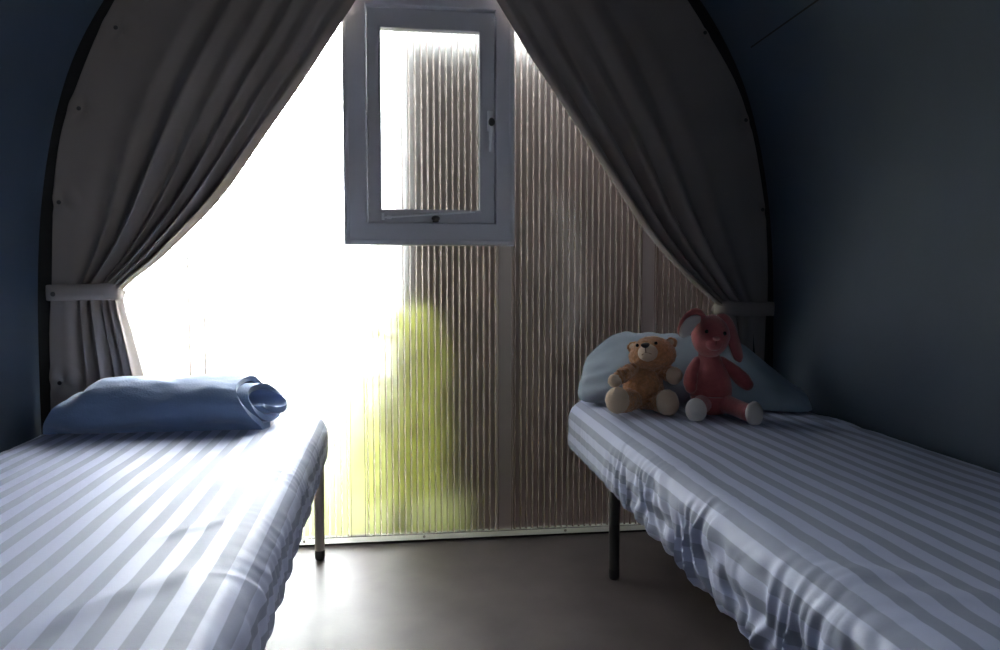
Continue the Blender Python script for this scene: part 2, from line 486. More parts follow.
obj('pane', bm, M_GLASS, sash, smooth=False)
bm = bmesh.new()                                # casement handle: rose, neck, lever
box(bm, 0.286, 0.310, -0.060, -0.044, 1.655, 1.735, 0.004)
limb(bm, [(0.298, -0.058, 1.68, 0.009), (0.298, -0.085, 1.68, 0.009)], n=6, seg=14)
limb(bm, [(0.298, -0.086, 1.688, 0.010), (0.296, -0.090, 1.64, 0.0085), (0.293, -0.092, 1.575, 0.006)], n=14, seg=14, flat=(1, 0.7))
obj('handle', bm, [M_CHROME], sash)
bm = bmesh.new(); ell(bm, (0.299, -0.096, 1.683), (0.013, 0.011, 0.016), n=18)
obj('lock_button', bm, M_BLKPLA, sash)
bm = bmesh.new()                                # stay along the bottom of the sash
box(bm, -0.128, -0.116, -0.062, -0.043, 1.302, 1.330, 0.002)
box(bm, -0.108, -0.088, -0.060, -0.043, 1.306, 1.322, 0.002)
limb(bm, [(-0.112, -0.058, 1.314, 0.0045), (0.05, -0.060, 1.326, 0.0045), (0.235, -0.060, 1.339, 0.0045)], n=12, seg=10)
obj('stay_bar', bm, M_CHROME, sash)
bm = bmesh.new(); ell(bm, (0.082, -0.062, 1.312), (0.017, 0.012, 0.011), n=18); box(bm, 0.07, 0.094, -0.06, -0.044, 1.298, 1.312, 0.002)
obj('stay_peg', bm, M_BLKPLA, sash)

# ------------------------------------------------------------------ curtains
def curtain_mesh(rows, nu, fold, n_fold, seed, y_out, y_in, thick=0.0022, vs_n=150):
    """rows: (outer x, outer z, inner x, inner z, fold depth, pinch) from top to bottom"""
    S = catmull(rows, vs_n)
    bm = bmesh.new(); G = []
    for j, (ox, oz, ix, iz, dep, pin) in enumerate(S):
        row = []
        t = j / (vs_n - 1)
        for i in range(nu + 1):
            u = i / nu
            # folds gather in the inner half: warp u so that the cloth there is denser
            uu = u + 0.10 * pin * math.sin(PI * u)
            x = ox + (ix - ox) * uu; z = oz + (iz - oz) * uu
            ph = n_fold * (u ** 1.55) * 2 * PI + seed
            m = sm(0.10, 0.45, u)
            a = math.sin(ph + 0.5 * noise.noise(Vector((u * 3, t * 2.5, seed))))
            a2 = math.sin(ph * 0.43 + 1.3 + 0.8 * noise.noise(Vector((u * 2, t * 2, seed + 5))))
            prof_ = (a * 0.75 + 0.25 * a * abs(a)) * m + 0.55 * a2 * (0.3 + 0.7 * m)
            y = y_out + (y_in - y_out) * sm(0, 0.7, u) - dep * prof_
            y += 0.010 * noise.noise(Vector((x * 4, z * 4, seed + 2)))
            # hem roll at the free edge
            e = sm(0.965, 1.0, u)
            y += 0.012 * e
            # side shift of the pleats
            x += pin * 0.006 * math.cos(ph) * m * (1 - e)
            row.append(bm.verts.new((x, y, z)))
        G.append(row)
    for a, b in zip(G, G[1:]):
        for i in range(nu): bm.faces.new((a[i], a[i + 1], b[i + 1], b[i]))
    return bm

def add_solid(o, th):
    md = o.modifiers.new('cloth', 'SOLIDIFY'); md.thickness = th; md.offset = 0
    return o

def pucker(bm, pts, r=0.07, d=0.012):
    for v in bm.verts:
        for (px, pz) in pts:
            q = math.hypot(v.co.x - px, v.co.z - pz)
            if q < r:
                k = 1 - q / r
                v.co.y += d * k * k - d * 0.9 * math.sin(PI * k) * (0.5 + 0.5 * math.sin(3 * math.atan2(v.co.z - pz, v.co.x - px)))

# left curtain
tL = thing('curtain', 'taupe curtain tied back at the left, hanging behind the blue blanket', 'curtain', (-1.2, -0.1, 0.0), group=None)
TL = Vector((-1.2, -0.1, 0.0))
rowsL = [(0.0, 2.79, 0.03, 2.73, .004, .1), (-0.38, 2.715, 0.0, 2.56, .005, .1), (-0.72, 2.54, -0.08, 2.34, .006, .15), (-0.93, 2.34, -0.190, 2.16, .008, .2),
         (-1.078, 2.10, -0.335, 1.93, .010, .3), (-1.182, 1.88, -0.461, 1.744, .013, .4), (-1.262, 1.67, -0.575, 1.58, .019, .6), (-1.305, 1.47, -0.692, 1.415, .032, .8),
         (-1.318, 1.30, -0.800, 1.290, .032, .9), (-1.328, 1.16, -0.935, 1.155, .028, 1), (-1.332, 1.07, -1.030, 1.078, .022, 1), (-1.333, 1.02, -1.080, 1.03, .018, 1)]
snL = [(-1.069, 1.981), (-1.204, 1.689), (-1.283, 1.351)]
bm = curtain_mesh(rowsL, 190, 0, 6.5, 1.1, -0.060, -0.115)
pucker(bm, snL)
for v in bm.verts: v.co -= TL
add_solid(obj('drape', bm, M_CURT, tL), 0.003)
rowsLt = [(-1.333, 1.02, -1.080, 1.03, .018, 1), (-1.334, 0.985, -1.092, 0.99, .018, 1), (-1.338, 0.90, -1.072, 0.89, .020, .9), (-1.342, 0.75, -1.036, 0.735, .022, .7), (-1.346, 0.60, -1.005, 0.60, .022, .5), (-1.352, 0.3, -0.97, 0.3, .022, .4), (-1.355, 0.05, -0.95, 0.05, .022, .4)]
bm = curtain_mesh(rowsLt, 150, 0, 5.5, 1.1, -0.068, -0.082)
pucker(bm, [(-1.303, 0.69)])
for v in bm.verts: v.co -= TL
add_solid(obj('drape_tail', bm, M_CURT, tL), 0.003)

def tieback(parent, base, cx, cz, hw, hh, ym, tilt=0.0):
    """cloth band wrapped round the gathered drape"""
    bm = bmesh.new(); N = 72; G = []
    for i in range(N):
        a = 2 * PI * i / N
        ex = math.copysign(abs(math.cos(a)) ** 0.55, math.cos(a)); ey = math.copysign(abs(math.sin(a)) ** 0.7, math.sin(a))
        x = cx + hw * ex; y = ym + 0.052 * ey
        ring = []
        zc = cz + tilt * (x - cx) + 0.004 * noise.noise(Vector((x * 12, y * 12, 3)))
        for dz, off in ((-hh, 0), (-hh * .9, .004), (-hh * .3, .005), (hh * .3, .005), (hh * .9, .004), (hh, 0), (hh * .8, -.003), (-hh * .8, -.003)):
            n_ = Vector((math.cos(a), math.sin(a), 0))
            ring.append(bm.verts.new(Vector((x, y, zc + dz)) + n_ * off - base))
        G.append(ring)
    for i in range(N):
        a, b = G[i], G[(i + 1) % N]
        for k in range(8): bm.faces.new((a[k], a[(k + 1) % 8], b[(k + 1) % 8], b[k]))
    return obj('tieback', bm, M_CURT, parent)
tb = tieback(tL, TL, -1.202, 1.025, 0.122, 0.029, -0.098, 0.02)
def snap(parent, p, r=0.010):
    bm = bmesh.new(); ell(bm, p, (r, r * 0.45, r), n=16)
    bm2 = bm
    return obj('snap_button', bm2, M_SNAP, parent)
snap(tb, Vector((-1.288, -0.150, 1.018)) - TL, 0.009)
for x, z in snL + [(-1.303, 0.69)]:
    snap(tL, Vector((x, -0.095, z)) - TL, 0.008)

# right curtain
TR = Vector((1.3, -0.1, 0.0))
tR = thing('curtain', 'dark taupe curtain drawn to the right, its tie behind the pink plush bunny', 'curtain', tuple(TR))
rowsR = [(0.11, 2.79, 0.08, 2.72, .004, .1), (0.48, 2.715, 0.12, 2.52, .005, .1), (0.80, 2.53, 0.19, 2.36, .006, .15), (0.99, 2.33, 0.265, 2.23, .008, .2),
         (1.12, 2.16, 0.345, 2.10, .010, .3), (1.23, 2.0, 0.43, 1.965, .013, .4), (1.32, 1.84, 0.535, 1.815, .018, .6), (1.385, 1.66, 0.650, 1.65, .024, .7),
         (1.430, 1.46, 0.785, 1.45, .032, .8), (1.452, 1.28, 0.930, 1.25, .030, .9), (1.462, 1.10, 1.100, 1.075, .024, 1), (1.464, 0.98, 1.235, 0.965, .018, 1)]
bm = curtain_mesh(rowsR, 190, 0, 5.0, 2.6, -0.060, -0.115)
pucker(bm, [(1.16, 2.06), (1.34, 1.72), (1.42, 1.36)])
for v in bm.verts: v.co -= TR
add_solid(obj('drape', bm, M_CURT, tR), 0.003)
rowsRt = [(1.464, 0.98, 1.235, 0.965, .018, 1), (1.464, 0.94, 1.228, 0.93, .018, 1), (1.464, 0.85, 1.255, 0.85, .012, .9), (1.464, 0.70, 1.23, 0.70, .006, .7), (1.464, 0.4, 1.20, 0.4, .006, .5), (1.464, 0.05, 1.18, 0.05, .006, .4)]
bm = curtain_mesh(rowsRt, 120, 0, 4.5, 2.6, -0.052, -0.052)
for v in bm.verts: v.co -= TR
add_solid(obj('drape_tail', bm, M_CURT, tR), 0.003)
tb = tieback(tR, TR, 1.348, 0.955, 0.118, 0.029, -0.095, -0.02)
for x, z in [(1.16, 2.06), (1.34, 1.72), (1.42, 1.36)]:
    snap(tR, Vector((x, -0.095, z)) - TR, 0.008)

# ------------------------------------------------------------------ beds
def sheet_mesh(W, L, T, seed, gath, top_w, hem_k):
    """mattress in a fitted striped sheet; local x across, y from 0 (foot at camera) to L, z from 0 to T.
    gath(side, y) = strength of the elastic gathers, top_w(x, y) = extra wrinkle height on top"""
    bm = bmesh.new(); uvl = bm.loops.layers.uv.new('cloth')
    r = 0.075; rb = 0.045
    def section(e):
        hw = W / 2 - e; out = []
        rr = max(0.004, min(r, r - e * 0.5)); z1 = T - e * 0.55; z0 = e * 0.45; b = max(0.004, rb - e * 0.3)
        NT = 90
        for k in range(NT): out.append((-hw + rr + (2 * hw - 2 * rr) * k / NT, z1, 0, 1))
        for k in range(14): a = PI / 2 * k / 14; out.append((hw - rr + rr * math.sin(a), z1 - rr + rr * math.cos(a), math.sin(a), math.cos(a)))
        ns = 14
        for k in range(ns): out.append((hw, z1 - rr - (z1 - rr - z0 - b) * k / ns, 1, 0))
        for k in range(10): a = PI / 2 * k / 10; out.append((hw - b + b * math.cos(a), z0 + b - b * math.sin(a), math.cos(a), -math.sin(a)))
        nb = 16
        for k in range(nb): out.append((hw - b - (2 * hw - 2 * b) * k / nb, z0, 0, -1))
        for k in range(10): a = PI / 2 * k / 10; out.append((-hw + b - b * math.sin(a), z0 + b - b * math.cos(a), -math.sin(a), -math.cos(a)))
        for k in range(ns): out.append((-hw, z0 + b + (z1 - rr - z0 - b) * k / ns, -1, 0))
        for k in range(14): a = PI / 2 * k / 14; out.append((-hw + rr - rr * math.cos(a), z1 - rr + rr * math.sin(a), -math.cos(a), math.sin(a)))
        return out
    ys = []
    for k in range(9): a = PI / 2 * k / 9; ys.append((r - r * math.sin(a + 0.0) if k else r * 0.999, r - r * math.cos(a)))
    ys = [(r * (1 - math.sin(PI / 2 * k / 9)), r * (1 - math.cos(PI / 2 * k / 9))) for k in range(10)]
    # (inset, y): end starts inset r at y=0
    ys = [(r * (1 - math.sin(PI / 2 * k / 9)), r * (1 - math.cos(PI / 2 * k / 9))) for k in range(10)]
    ny = 420
    mid = [(0.0, r + (L - 2 * r) * k / ny) for k in range(1, ny)]
    end = [(e, L - y) for e, y in ys[::-1]]
    loops = ys + mid + end
    V = []; UV = []
    for e, y in loops:
        sec = section(e); n = len(sec); row = []; uvr = []
        acc = 0; px = None
        for i, (x, z, nx, nz) in enumerate(sec):
            if px is not None: acc += math.hypot(x - px[0], z - px[1])
            px = (x, z)
            d = 0.0; dy = 0.0
            side = 1 if x > 0 else -1
            # gathers on the sides (elastic hem pulls the cloth under)
            hz = (T - z) / T
            inx = sm(W / 2 - 0.16, W / 2 - 0.01, abs(x))
            g = gath(side, y)
            if nz > -0.8:
                m = inx * (0.18 + 0.82 * sm(0.02, 0.55, hz)) * g
                if m > 0.001:
                    q = Vector((y * 4 + side * 9, abs(x) * 6 + hz, seed))
                    sl = (hz * 0.10 + (W / 2 - abs(x)) * 0.7) * noise.noise(Vector((y * 1.7, side, seed))) * 2.0
                    wv = y + sl + 0.085 * noise.noise(q) + 0.025 * noise.noise(q * 2.7)
                    s1 = math.sin(PI * wv / 0.082); s2 = math.sin(2 * PI * wv / 0.047 + 1.7 + hz * 2)
                    rid = 0.75 - abs(s1) ** 0.8 * 1.3
                    amp = max(0.15, 0.6 + 1.1 * noise.noise(Vector((y * 7, hz * 2.2, seed + 4))))
                    d += m * (0.0095 * rid * amp + 0.0028 * s2 + 0.010 * noise.noise(Vector((y * 13, hz * 3.5, seed))))
            if nz > 0.3:
                crown = 0.012 * (1 - (2 * x / W) ** 2)
                d += crown + 0.004 * noise.noise(Vector((x * 5, y * 3, seed))) + 0.0016 * noise.noise(Vector((x * 22, y * 9, seed + 1)))
                d += top_w(x, y)
            hem = sm(0.75, 1.0, hz) * g * 0.010 * hem_k * math.sin(y * 60 + 2 * noise.noise(Vector((y * 8, 1, seed))))
            row.append(bm.verts.new((x + nx * d, y + dy, z + nz * d + (hem if nz <= 0 else 0))))
            uvr.append((x if abs(nz) > .99 else side * (W / 2 - r + (acc % 1e9 if False else 0) + 0), y))
        # metric u: distance across the cloth from the middle of the top
        top = [k for k, s in enumerate(sec) if s[3] > .99]
        us = []
        for k, (x, z, nx, nz) in enumerate(sec):
            side = 1 if x > 0 else -1
            if nz > 0.99: u = x
            elif nz >= 0: u = side * (W / 2 - r + math.atan2(abs(nx), max(nz, 1e-6)) * r + max(0.0, (T - r - z) if abs(nx) > .99 else 0.0))
            else: u = side * (W / 2 - r + PI / 2 * r + (T - r - z))
            us.append((u, y))
        V.append(row); UV.append(us)
    n = len(V[0])
    for j in range(len(V) - 1):
        for i in range(n):
            i2 = (i + 1) % n
            f = bm.faces.new((V[j][i], V[j][i2], V[j + 1][i2], V[j + 1][i]))
            for lp, uv in zip(f.loops, (UV[j][i], UV[j][i2], UV[j + 1][i2], UV[j + 1][i])): lp[uvl].uv = uv
    bm.faces.new(V[0]); bm.faces.new(V[-1])
    return bm

def make_bed(name, label, loc, rz, W, L, T, seed, gath, top_w, leg_in, metal, inset, hem):
    t = thing(name, label, 'bed', loc, (0, 0, rz))
    Z0 = 0.385
    obj('fitted_sheet', sheet_mesh(W, L, T, seed, gath, top_w, hem), M_SHEET, t, loc=(0, 0, Z0))
    bm = bmesh.new()
    xw = W / 2 - inset
    for s in (-1, 1): box(bm, s * xw - 0.02, s * xw + 0.02, 0.05, L - 0.05, Z0 - 0.038, Z0 + 0.004, 0.006)
    for y in (0.05, L * 0.35, L * 0.65, L - 0.09): box(bm, -xw + 0.019, xw - 0.019, y, y + 0.04, Z0 - 0.036, Z0 + 0.002, 0.005)
    for k in range(13):
        y = 0.13 + k * (L - 0.3) / 12
        box(bm, -xw + 0.019, xw - 0.019, y, y + 0.06, Z0 - 0.012, Z0 + 0.003, 0.003)
    obj('bed_frame', bm, metal, t)
    for (x, y) in leg_in:
        bm = bmesh.new()
        limb(bm, [(x, y, Z0 - 0.02, 0.021), (x, y, 0.2, 0.0195), (x, y, 0.022, 0.018)], n=10, seg=20)
        limb(bm, [(x, y, 0.012, 0.0195), (x, y, 0.03, 0.0195)], n=4, seg=20, mi=1)
        for v in bm.verts: v.co.z = max(v.co.z, 0.0)
        obj('leg', bm, [metal, M_BLKPLA], t)
    return t

def bump_ridge(x, y, pts, wdt, h):
    (x0, y0), (x1, y1) = pts
    dx, dy = x1 - x0, y1 - y0; l2 = dx * dx + dy * dy
    t = max(0, min(1, ((x - x0) * dx + (y - y0) * dy) / l2))
    q = math.hypot(x - x0 - t * dx, y - y0 - t * dy)
    return h * math.exp(-(q / wdt) ** 2) * math.sin(PI * (0.1 + 0.8 * t))

# left bed: far end near the end wall, turned a little
def gL(side, y): return (0.2 + 0.55 * sm(2.0, 1.0, y)) if side > 0 else 0.35
def tLw(x, y):
    return (bump_ridge(x, y, ((0.1, 0.12), (-0.1, 0.10)), 0.02, 0.010) + bump_ridge(x, y, ((0.36, 0.35), (0.20, 0.16)), 0.03, 0.008)
            + bump_ridge(x, y, ((0.38, 0.62), (0.25, 0.5)), 0.02, 0.005))
LL = 1.85
make_bed('single_bed', 'bed at the left carrying a folded blue blanket, pale striped sheet', (-0.712, -1.98, 0), math.radians(2.6), 0.93, LL, 0.185, 3.0, gL, tLw,
         [(0.425, LL - 0.03), (-0.425, LL - 0.03), (0.425, 0.25), (-0.425, 0.25)], M_GREYMET, 0.045, 0.35)
# right bed
def gR(side, y): return (0.22 + 1.25 * sm(1.57, 0.95, y)) if side < 0 else 0.35
def tRw(x, y):
    return (bump_ridge(x, y, ((0.28, 1.48), (0.36, 1.22)), 0.02, 0.010) + bump_ridge(x, y, ((0.33, 1.54), (0.40, 1.34)), 0.018, 0.008)
            + bump_ridge(x, y, ((-0.38, 0.30), (-0.22, 0.22)), 0.03, 0.007) + bump_ridge(x, y, ((-0.36, 0.20), (-0.15, 0.15)), 0.025, 0.006)
            + bump_ridge(x, y, ((-0.32, 0.42), (-0.25, 0.36)), 0.02, 0.003))
LR = 2.015
make_bed('single_bed', 'bed at the right with two plush toys seated on its striped sheet', (1.035, -2.09, 0), 0.0, 0.87, LR, 0.207, 8.0, gR, tRw,
         [(-0.335, LR - 0.375), (0.38, LR - 0.375), (-0.335, 0.3), (0.38, 0.3)], M_DARKMET, 0.085, 0.8)
ZR = 0.605
ZB = 0.575                                        # top of the sheets

# ------------------------------------------------------------------ folded blanket on the left bed
def blanket():
    """thick cloth rolled into a flat bundle: spiral section, lying along x"""
    bm = bmesh.new()
    # spiral centre line in (y, z), z up; outer turn first
    path = []
    turns = 2.15; N = 150
    for i in range(N):
        t = i / (N - 1)
        a = -PI * 0.62 - 2 * PI * turns * t
        k = 1 - 0.30 * turns * t
        ry, rz = 0.150 * k + 0.004, 0.079 * k + 0.002
        path.append((ry * math.copysign(abs(math.cos(a)) ** 0.85, math.cos(a)), rz * math.copysign(abs(math.sin(a)) ** 0.9, math.sin(a))))
    th = 0.0095
    NX = 120; X0, X1 = -0.335, 0.322
    G = []
    for j in range(NX + 1):
        s = j / NX
        ring_o = []; ring_i = []
        for i, (y, z) in enumerate(path):
            a = path[max(0, i - 1)]; b = path[min(N - 1, i + 1)]
            t = Vector((b[0] - a[0], b[1] - a[1])).normalized(); nn = Vector((-t.y, t.x))
            tt = i / (N - 1)
            x = X0 + (X1 - X0) * s
            x += (-0.80 * z + 0.10 * y - 0.02 + 0.03 * tt * math.sin(tt * 10) + 0.045 * tt) * sm(0.72, 1, s)          # layers end unevenly at the open end
            x += 0.075 * ((z + 0.074) / 0.148) * sm(0.25, 0, s)                     # left end slants
            # left end flattens to the bed
            fl = 1 - 0.28 * sm(0.28, 0.0, s) ** 1.2
            sag = 0.012 * math.sin(PI * s) * (1 if z > 0 else 0)
            zz = (z + 0.074) * fl
            for ring, sg in ((ring_o, 1), (ring_i, -1)):
                p = Vector((x, y * (1 - 0.12 * sm(0.2, 0, s)) + nn.x * th * sg, zz + nn.y * th * sg * fl + 0.008))
                q = Vector((p.x * 6, p.y * 9, p.z * 14))
                dv = 0.010 * noise.noise(q) + 0.004 * noise.noise(q * 3.1)
                # droopy dents near the open end and long drag lines
                dv += 0.006 * math.sin(p.x * 22 + p.z * 30) * sm(0.1, 0.9, s)
                p += Vector((0, nn.x, nn.y)) * dv * (1 if tt < 0.45 else 0.3)
                p.z = max(p.z, 0.002 + 0.002 * (1 if sg > 0 else 0) + 0.010 * (tt * 2))
                if tt < 0.6 and zz < 0.014: p.z = 0.003 if sg > 0 else 0.021
                ring.append(p)
        ring = ring_o + ring_i[::-1]
        G.append([bm.verts.new(p) for p in ring])
    n = len(G[0])
    for a, b in zip(G, G[1:]):
        for k in range(n):
            f = bm.faces.new((a[k], a[(k + 1) % n], b[(k + 1) % n], b[k]))
            f.material_index = 1 if k >= N else 0
    for g in (G[0], G[-1]):
        for k in range(N - 1):
            f = bm.faces.new((g[k], g[k + 1], g[n - 2 - k], g[n - 1 - k]))
    return bm
o = obj('folded_blanket', blanket(), [M_BLANK, M_BLANKIN], loc=(-0.835, -0.395, ZB + 0.005), rot=(0, 0, math.radians(0)))
tag(o, 'blue blanket rolled into a flat bundle at the head of the left bed', 'blanket')

# ------------------------------------------------------------------ teddy bear
B0 = Vector((0.86, -0.34, ZB))
bear = thing('teddy_bear', 'tan teddy bear with cream muzzle and paws, seated beside the pink bunny', 'soft toy', tuple(B0))
def put(name, bm, m, parent, base):
    for v in bm.verts: v.co -= base
    return obj(name, bm, m, parent)
F = 0.0075
bm = bmesh.new()
ell(bm, (0.850, -0.300, 0.668), (0.074, 0.066, 0.092), eul(-12, 4, 0), fur=F, fs=75, n=72,
    shape=lambda u, q: Vector((q.x * (1 - 0.22 * u.z), q.y * (1 - 0.18 * u.z), q.z)))
put('body', bm, M_TAN, bear, B0)
hR = eul(-16, -8, -26)
hc = Vector((0.880, -0.308, 0.784))
bm = bmesh.new()
ell(bm, hc, (0.086, 0.074, 0.066), hR, fur=F * 0.6, fs=90, n=72, shape=lambda u, q: Vector((q.x * (1 - 0.12 * u.z), q.y, q.z)))
head = put('head', bm, M_TAN, bear, B0)
def on(c, R, v): return c + R @ Vector(v)
bm = bmesh.new(); ell(bm, on(hc, hR, (-0.006, -0.066, -0.008)), (0.036, 0.038, 0.032), hR, fur=0.0015, fs=120, n=40)
put('muzzle', bm, M_CREAM, bear, B0)
bm = bmesh.new(); ell(bm, on(hc, hR, (-0.008, -0.101, 0.013)), (0.016, 0.010, 0.010), hR, n=24, shape=lambda u, q: Vector((q.x * (1 + 0.3 * u.z), q.y, q.z)))
put('nose', bm, M_NOSE, bear, B0)
bm = bmesh.new()
limb(bm, [on(hc, hR, (-0.008, -0.1015, 0.005)).to_tuple() + (0.0014,), on(hc, hR, (-0.008, -0.1035, -0.012)).to_tuple() + (0.0014,)], n=6, seg=8)
limb(bm, [on(hc, hR, (-0.024, -0.096, -0.020)).to_tuple() + (0.0013,), on(hc, hR, (-0.008, -0.1025, -0.013)).to_tuple() + (0.0013,), on(hc, hR, (0.010, -0.097, -0.020)).to_tuple() + (0.0013,)], n=10, seg=8)
put('mouth', bm, M_STITCH, bear, B0)
for sx in (-0.038, 0.030):
    bm = bmesh.new(); ell(bm, on(hc, hR, (sx - 0.004, -0.066, 0.024)), (0.0065, 0.006, 0.0065), hR, n=18)
    put('eye', bm, M_EYE, bear, B0)
for sx in (-0.070, 0.072):
    bm = bmesh.new(); R = hR @ eul(0, 28 * (1 if sx > 0 else -1), 0)
    ell(bm, on(hc, hR, (sx, 0.010, 0.036)), (0.022, 0.014, 0.021), R, fur=F * 0.6, fs=90, n=36,
        shape=lambda u, q: Vector((q.x, q.y + (0.010 * (1 - u.x ** 2 - u.z ** 2) if u.y < 0 else 0), q.z)))
    ear = put('ear', bm, M_TAN, bear, B0)
    bm = bmesh.new(); ell(bm, on(hc, hR, (sx * 1.0, 0.000, 0.036)), (0.013, 0.006, 0.012), R, n=24)
    put('inner_ear', bm, M_CREAM, ear, B0)
# arms
bm = bmesh.new(); limb(bm, [(0.800, -0.318, 0.728, 0.024), (0.765, -0.345, 0.715, 0.026), (0.735, -0.365, 0.702, 0.026)], n=30, seg=32, fur=F, fs=80)
arm = put('arm', bm, M_TAN, bear, B0)
bm = bmesh.new(); ell(bm, (0.718, -0.375, 0.694), (0.026, 0.026, 0.025), fur=0.002, fs=100, n=32)
put('paw', bm, M_CREAM, arm, B0)
bm = bmesh.new(); limb(bm, [(0.905, -0.315, 0.725, 0.024), (0.925, -0.345, 0.718, 0.027), (0.932, -0.368, 0.714, 0.028)], n=30, seg=32, fur=F, fs=80)
arm = put('arm', bm, M_TAN, bear, B0)
bm = bmesh.new(); ell(bm, (0.935, -0.392, 0.711), (0.030, 0.024, 0.032), fur=0.002, fs=100, n=32)
put('paw', bm, M_CREAM, arm, B0)
# legs with big round feet, soles to the viewer
for (hip, knee, foot, toe) in (((0.812, -0.320, 0.625, 0.040), (0.770, -0.365, 0.618, 0.038), (0.735, -0.388, 0.617, 0.038), (0.718, -0.408, 0.628)),
                               ((0.880, -0.325, 0.620, 0.040), (0.890, -0.370, 0.614, 0.038), (0.892, -0.410, 0.613, 0.038), (0.895, -0.436, 0.620))):
    bm = bmesh.new(); limb(bm, [hip, knee, foot], n=30, seg=36, fur=F, fs=80)
    for v in bm.verts: v.co.z = max(v.co.z, ZB + 0.002)
    leg = put('leg', bm, M_TAN, bear, B0)
    bm = bmesh.new()
    ell(bm, toe, (0.043, 0.026, 0.048), eul(-12, 0, -22 if toe[0] < .8 else 5), fur=0.002, fs=100, n=40)
    for v in bm.verts: v.co.z = max(v.co.z, ZB + 0.002)
    put('foot', bm, M_CREAM, leg, B0)
bear.location = (0.822, -0.452, ZR); bear.scale = (0.955,) * 3

# ------------------------------------------------------------------ pink bunny
N0 = Vector((1.06, -0.43, ZB))
bun = thing('plush_bunny', 'dusty pink plush bunny with long white lined ears, taller than the bear', 'soft toy', tuple(N0))
bm = bmesh.new()
limb(bm, [(1.060, -0.405, 0.620, 0.066), (1.060, -0.405, 0.660, 0.074), (1.056, -0.408, 0.715, 0.066), (1.050, -0.412, 0.765, 0.046), (1.046, -0.414, 0.79, 0.036)], n=40, seg=48, fur=0.0012, fs=120)
for v in bm.verts: v.co.z = max(v.co.z, ZB + 0.002)
put('body', bm, M_PINK, bun, N0)
bR = eul(-4, 6, -10); bc = Vector((1.047, -0.425, 0.858))
bm = bmesh.new()
ell(bm, bc, (0.067, 0.064, 0.078), bR, fur=0.0012, fs=120, n=64,
    shape=lambda u, q: Vector((q.x * (1 - 0.10 * u.z * u.z - 0.06 * max(0, -u.z)), q.y * (1 + 0.22 * max(0, -u.y) * math.exp(-((u.z + 0.25) / 0.5) ** 2)), q.z)))
put('head', bm, M_PINK, bun, N0)
bm = bmesh.new(); ell(bm, on(bc, bR, (0, -0.058, -0.026)), (0.030, 0.020, 0.024), bR, fur=0.001, fs=120, n=36)
put('muzzle', bm, M_PINK, bun, N0)
bm = bmesh.new(); ell(bm, on(bc, bR, (0, -0.081, -0.008)), (0.012, 0.008, 0.008), bR, n=20, shape=lambda u, q: Vector((q.x * (1 + 0.35 * u.z), q.y, q.z)))
put('nose', bm, M_PNOSE, bun, N0)
bm = bmesh.new()
limb(bm, [on(bc, bR, (0, -0.084, -0.016)).to_tuple() + (0.0011,), on(bc, bR, (0, -0.086, -0.032)).to_tuple() + (0.0011,)], n=6, seg=8)
put('mouth', bm, M_STITCH, bun, N0)
for sx in (-0.030, 0.032):
    bm = bmesh.new(); ell(bm, on(bc, bR, (sx, -0.0605, 0.014)), (0.0068, 0.006, 0.0072), bR, n=18)
    put('eye', bm, M_EYE, bun, N0)
# ears: viewer's left kicks out to the side showing its white lining, right one droops
def ear_mesh(path, wid, thk, nrm, fur=0.0012):
    """flattened lobe along path; nrm = facing direction of the lining"""
    S = catmull(path, 34); P = [Vector(s[:3]) for s in S]; n = len(P); bm = bmesh.new(); rings = []
    nv = Vector(nrm).normalized()
    for i, s in enumerate(S):
        t = (P[min(i + 1, n - 1)] - P[max(i - 1, 0)]).normalized()
        side = t.cross(nv).normalized(); f = side.cross(t).normalized()
        w_ = s[3] * wid; ring = []
        for k in range(24):
            a = 2 * PI * k / 24
            ring.append(bm.verts.new(P[i] + side * math.cos(a) * w_ + f * math.sin(a) * thk * min(1, s[3] * 1.6)))
        rings.append(ring)
    for a, b in zip(rings, rings[1:]):
        for k in range(24): bm.faces.new((a[k], a[(k + 1) % 24], b[(k + 1) % 24], b[k]))
    bm.faces.new(rings[0]); bm.faces.new(rings[-1])
    return bm
pe = [(1.022, -0.425, 0.918, 0.50), (0.990, -0.432, 0.938, 0.78), (0.962, -0.440, 0.920, 1.0), (0.940, -0.446, 0.890, 0.95), (0.930, -0.448, 0.868, 0.62), (0.926, -0.448, 0.860, 0.15)]
ear = put('ear', ear_mesh(pe, 0.030, 0.009, (0.25, -1, -0.2)), M_PINK, bun, N0)
pi = [(1.000, -0.4425, 0.920, 0.4), (0.980, -0.4475, 0.918, 0.72), (0.956, -0.4535, 0.902, 0.92), (0.938, -0.4575, 0.878, 0.85), (0.930, -0.4575, 0.864, 0.5), (0.927, -0.4565, 0.857, 0.1)]
put('inner_ear', ear_mesh(pi, 0.029, 0.006, (0.25, -1, -0.2)), M_WHITEPL, ear, N0)
pe = [(1.072, -0.425, 0.922, 0.55), (1.104, -0.422, 0.914, 0.85), (1.124, -0.420, 0.880, 1.0), (1.140, -0.422, 0.830, 1.05), (1.152, -0.428, 0.785, 0.8), (1.158, -0.432, 0.765, 0.2)]
ear = put('ear', ear_mesh(pe, 0.030, 0.010, (0.45, -0.9, 0.2)), M_PINK, bun, N0)
pi = [(p[0] - 0.002, p[1] + 0.0075, p[2] - 0.001, p[3] * 0.92) for p in pe]
put('inner_ear', ear_mesh(pi, 0.030, 0.006, (0.45, -0.9, 0.2)), M_WHITEPL, ear, N0)
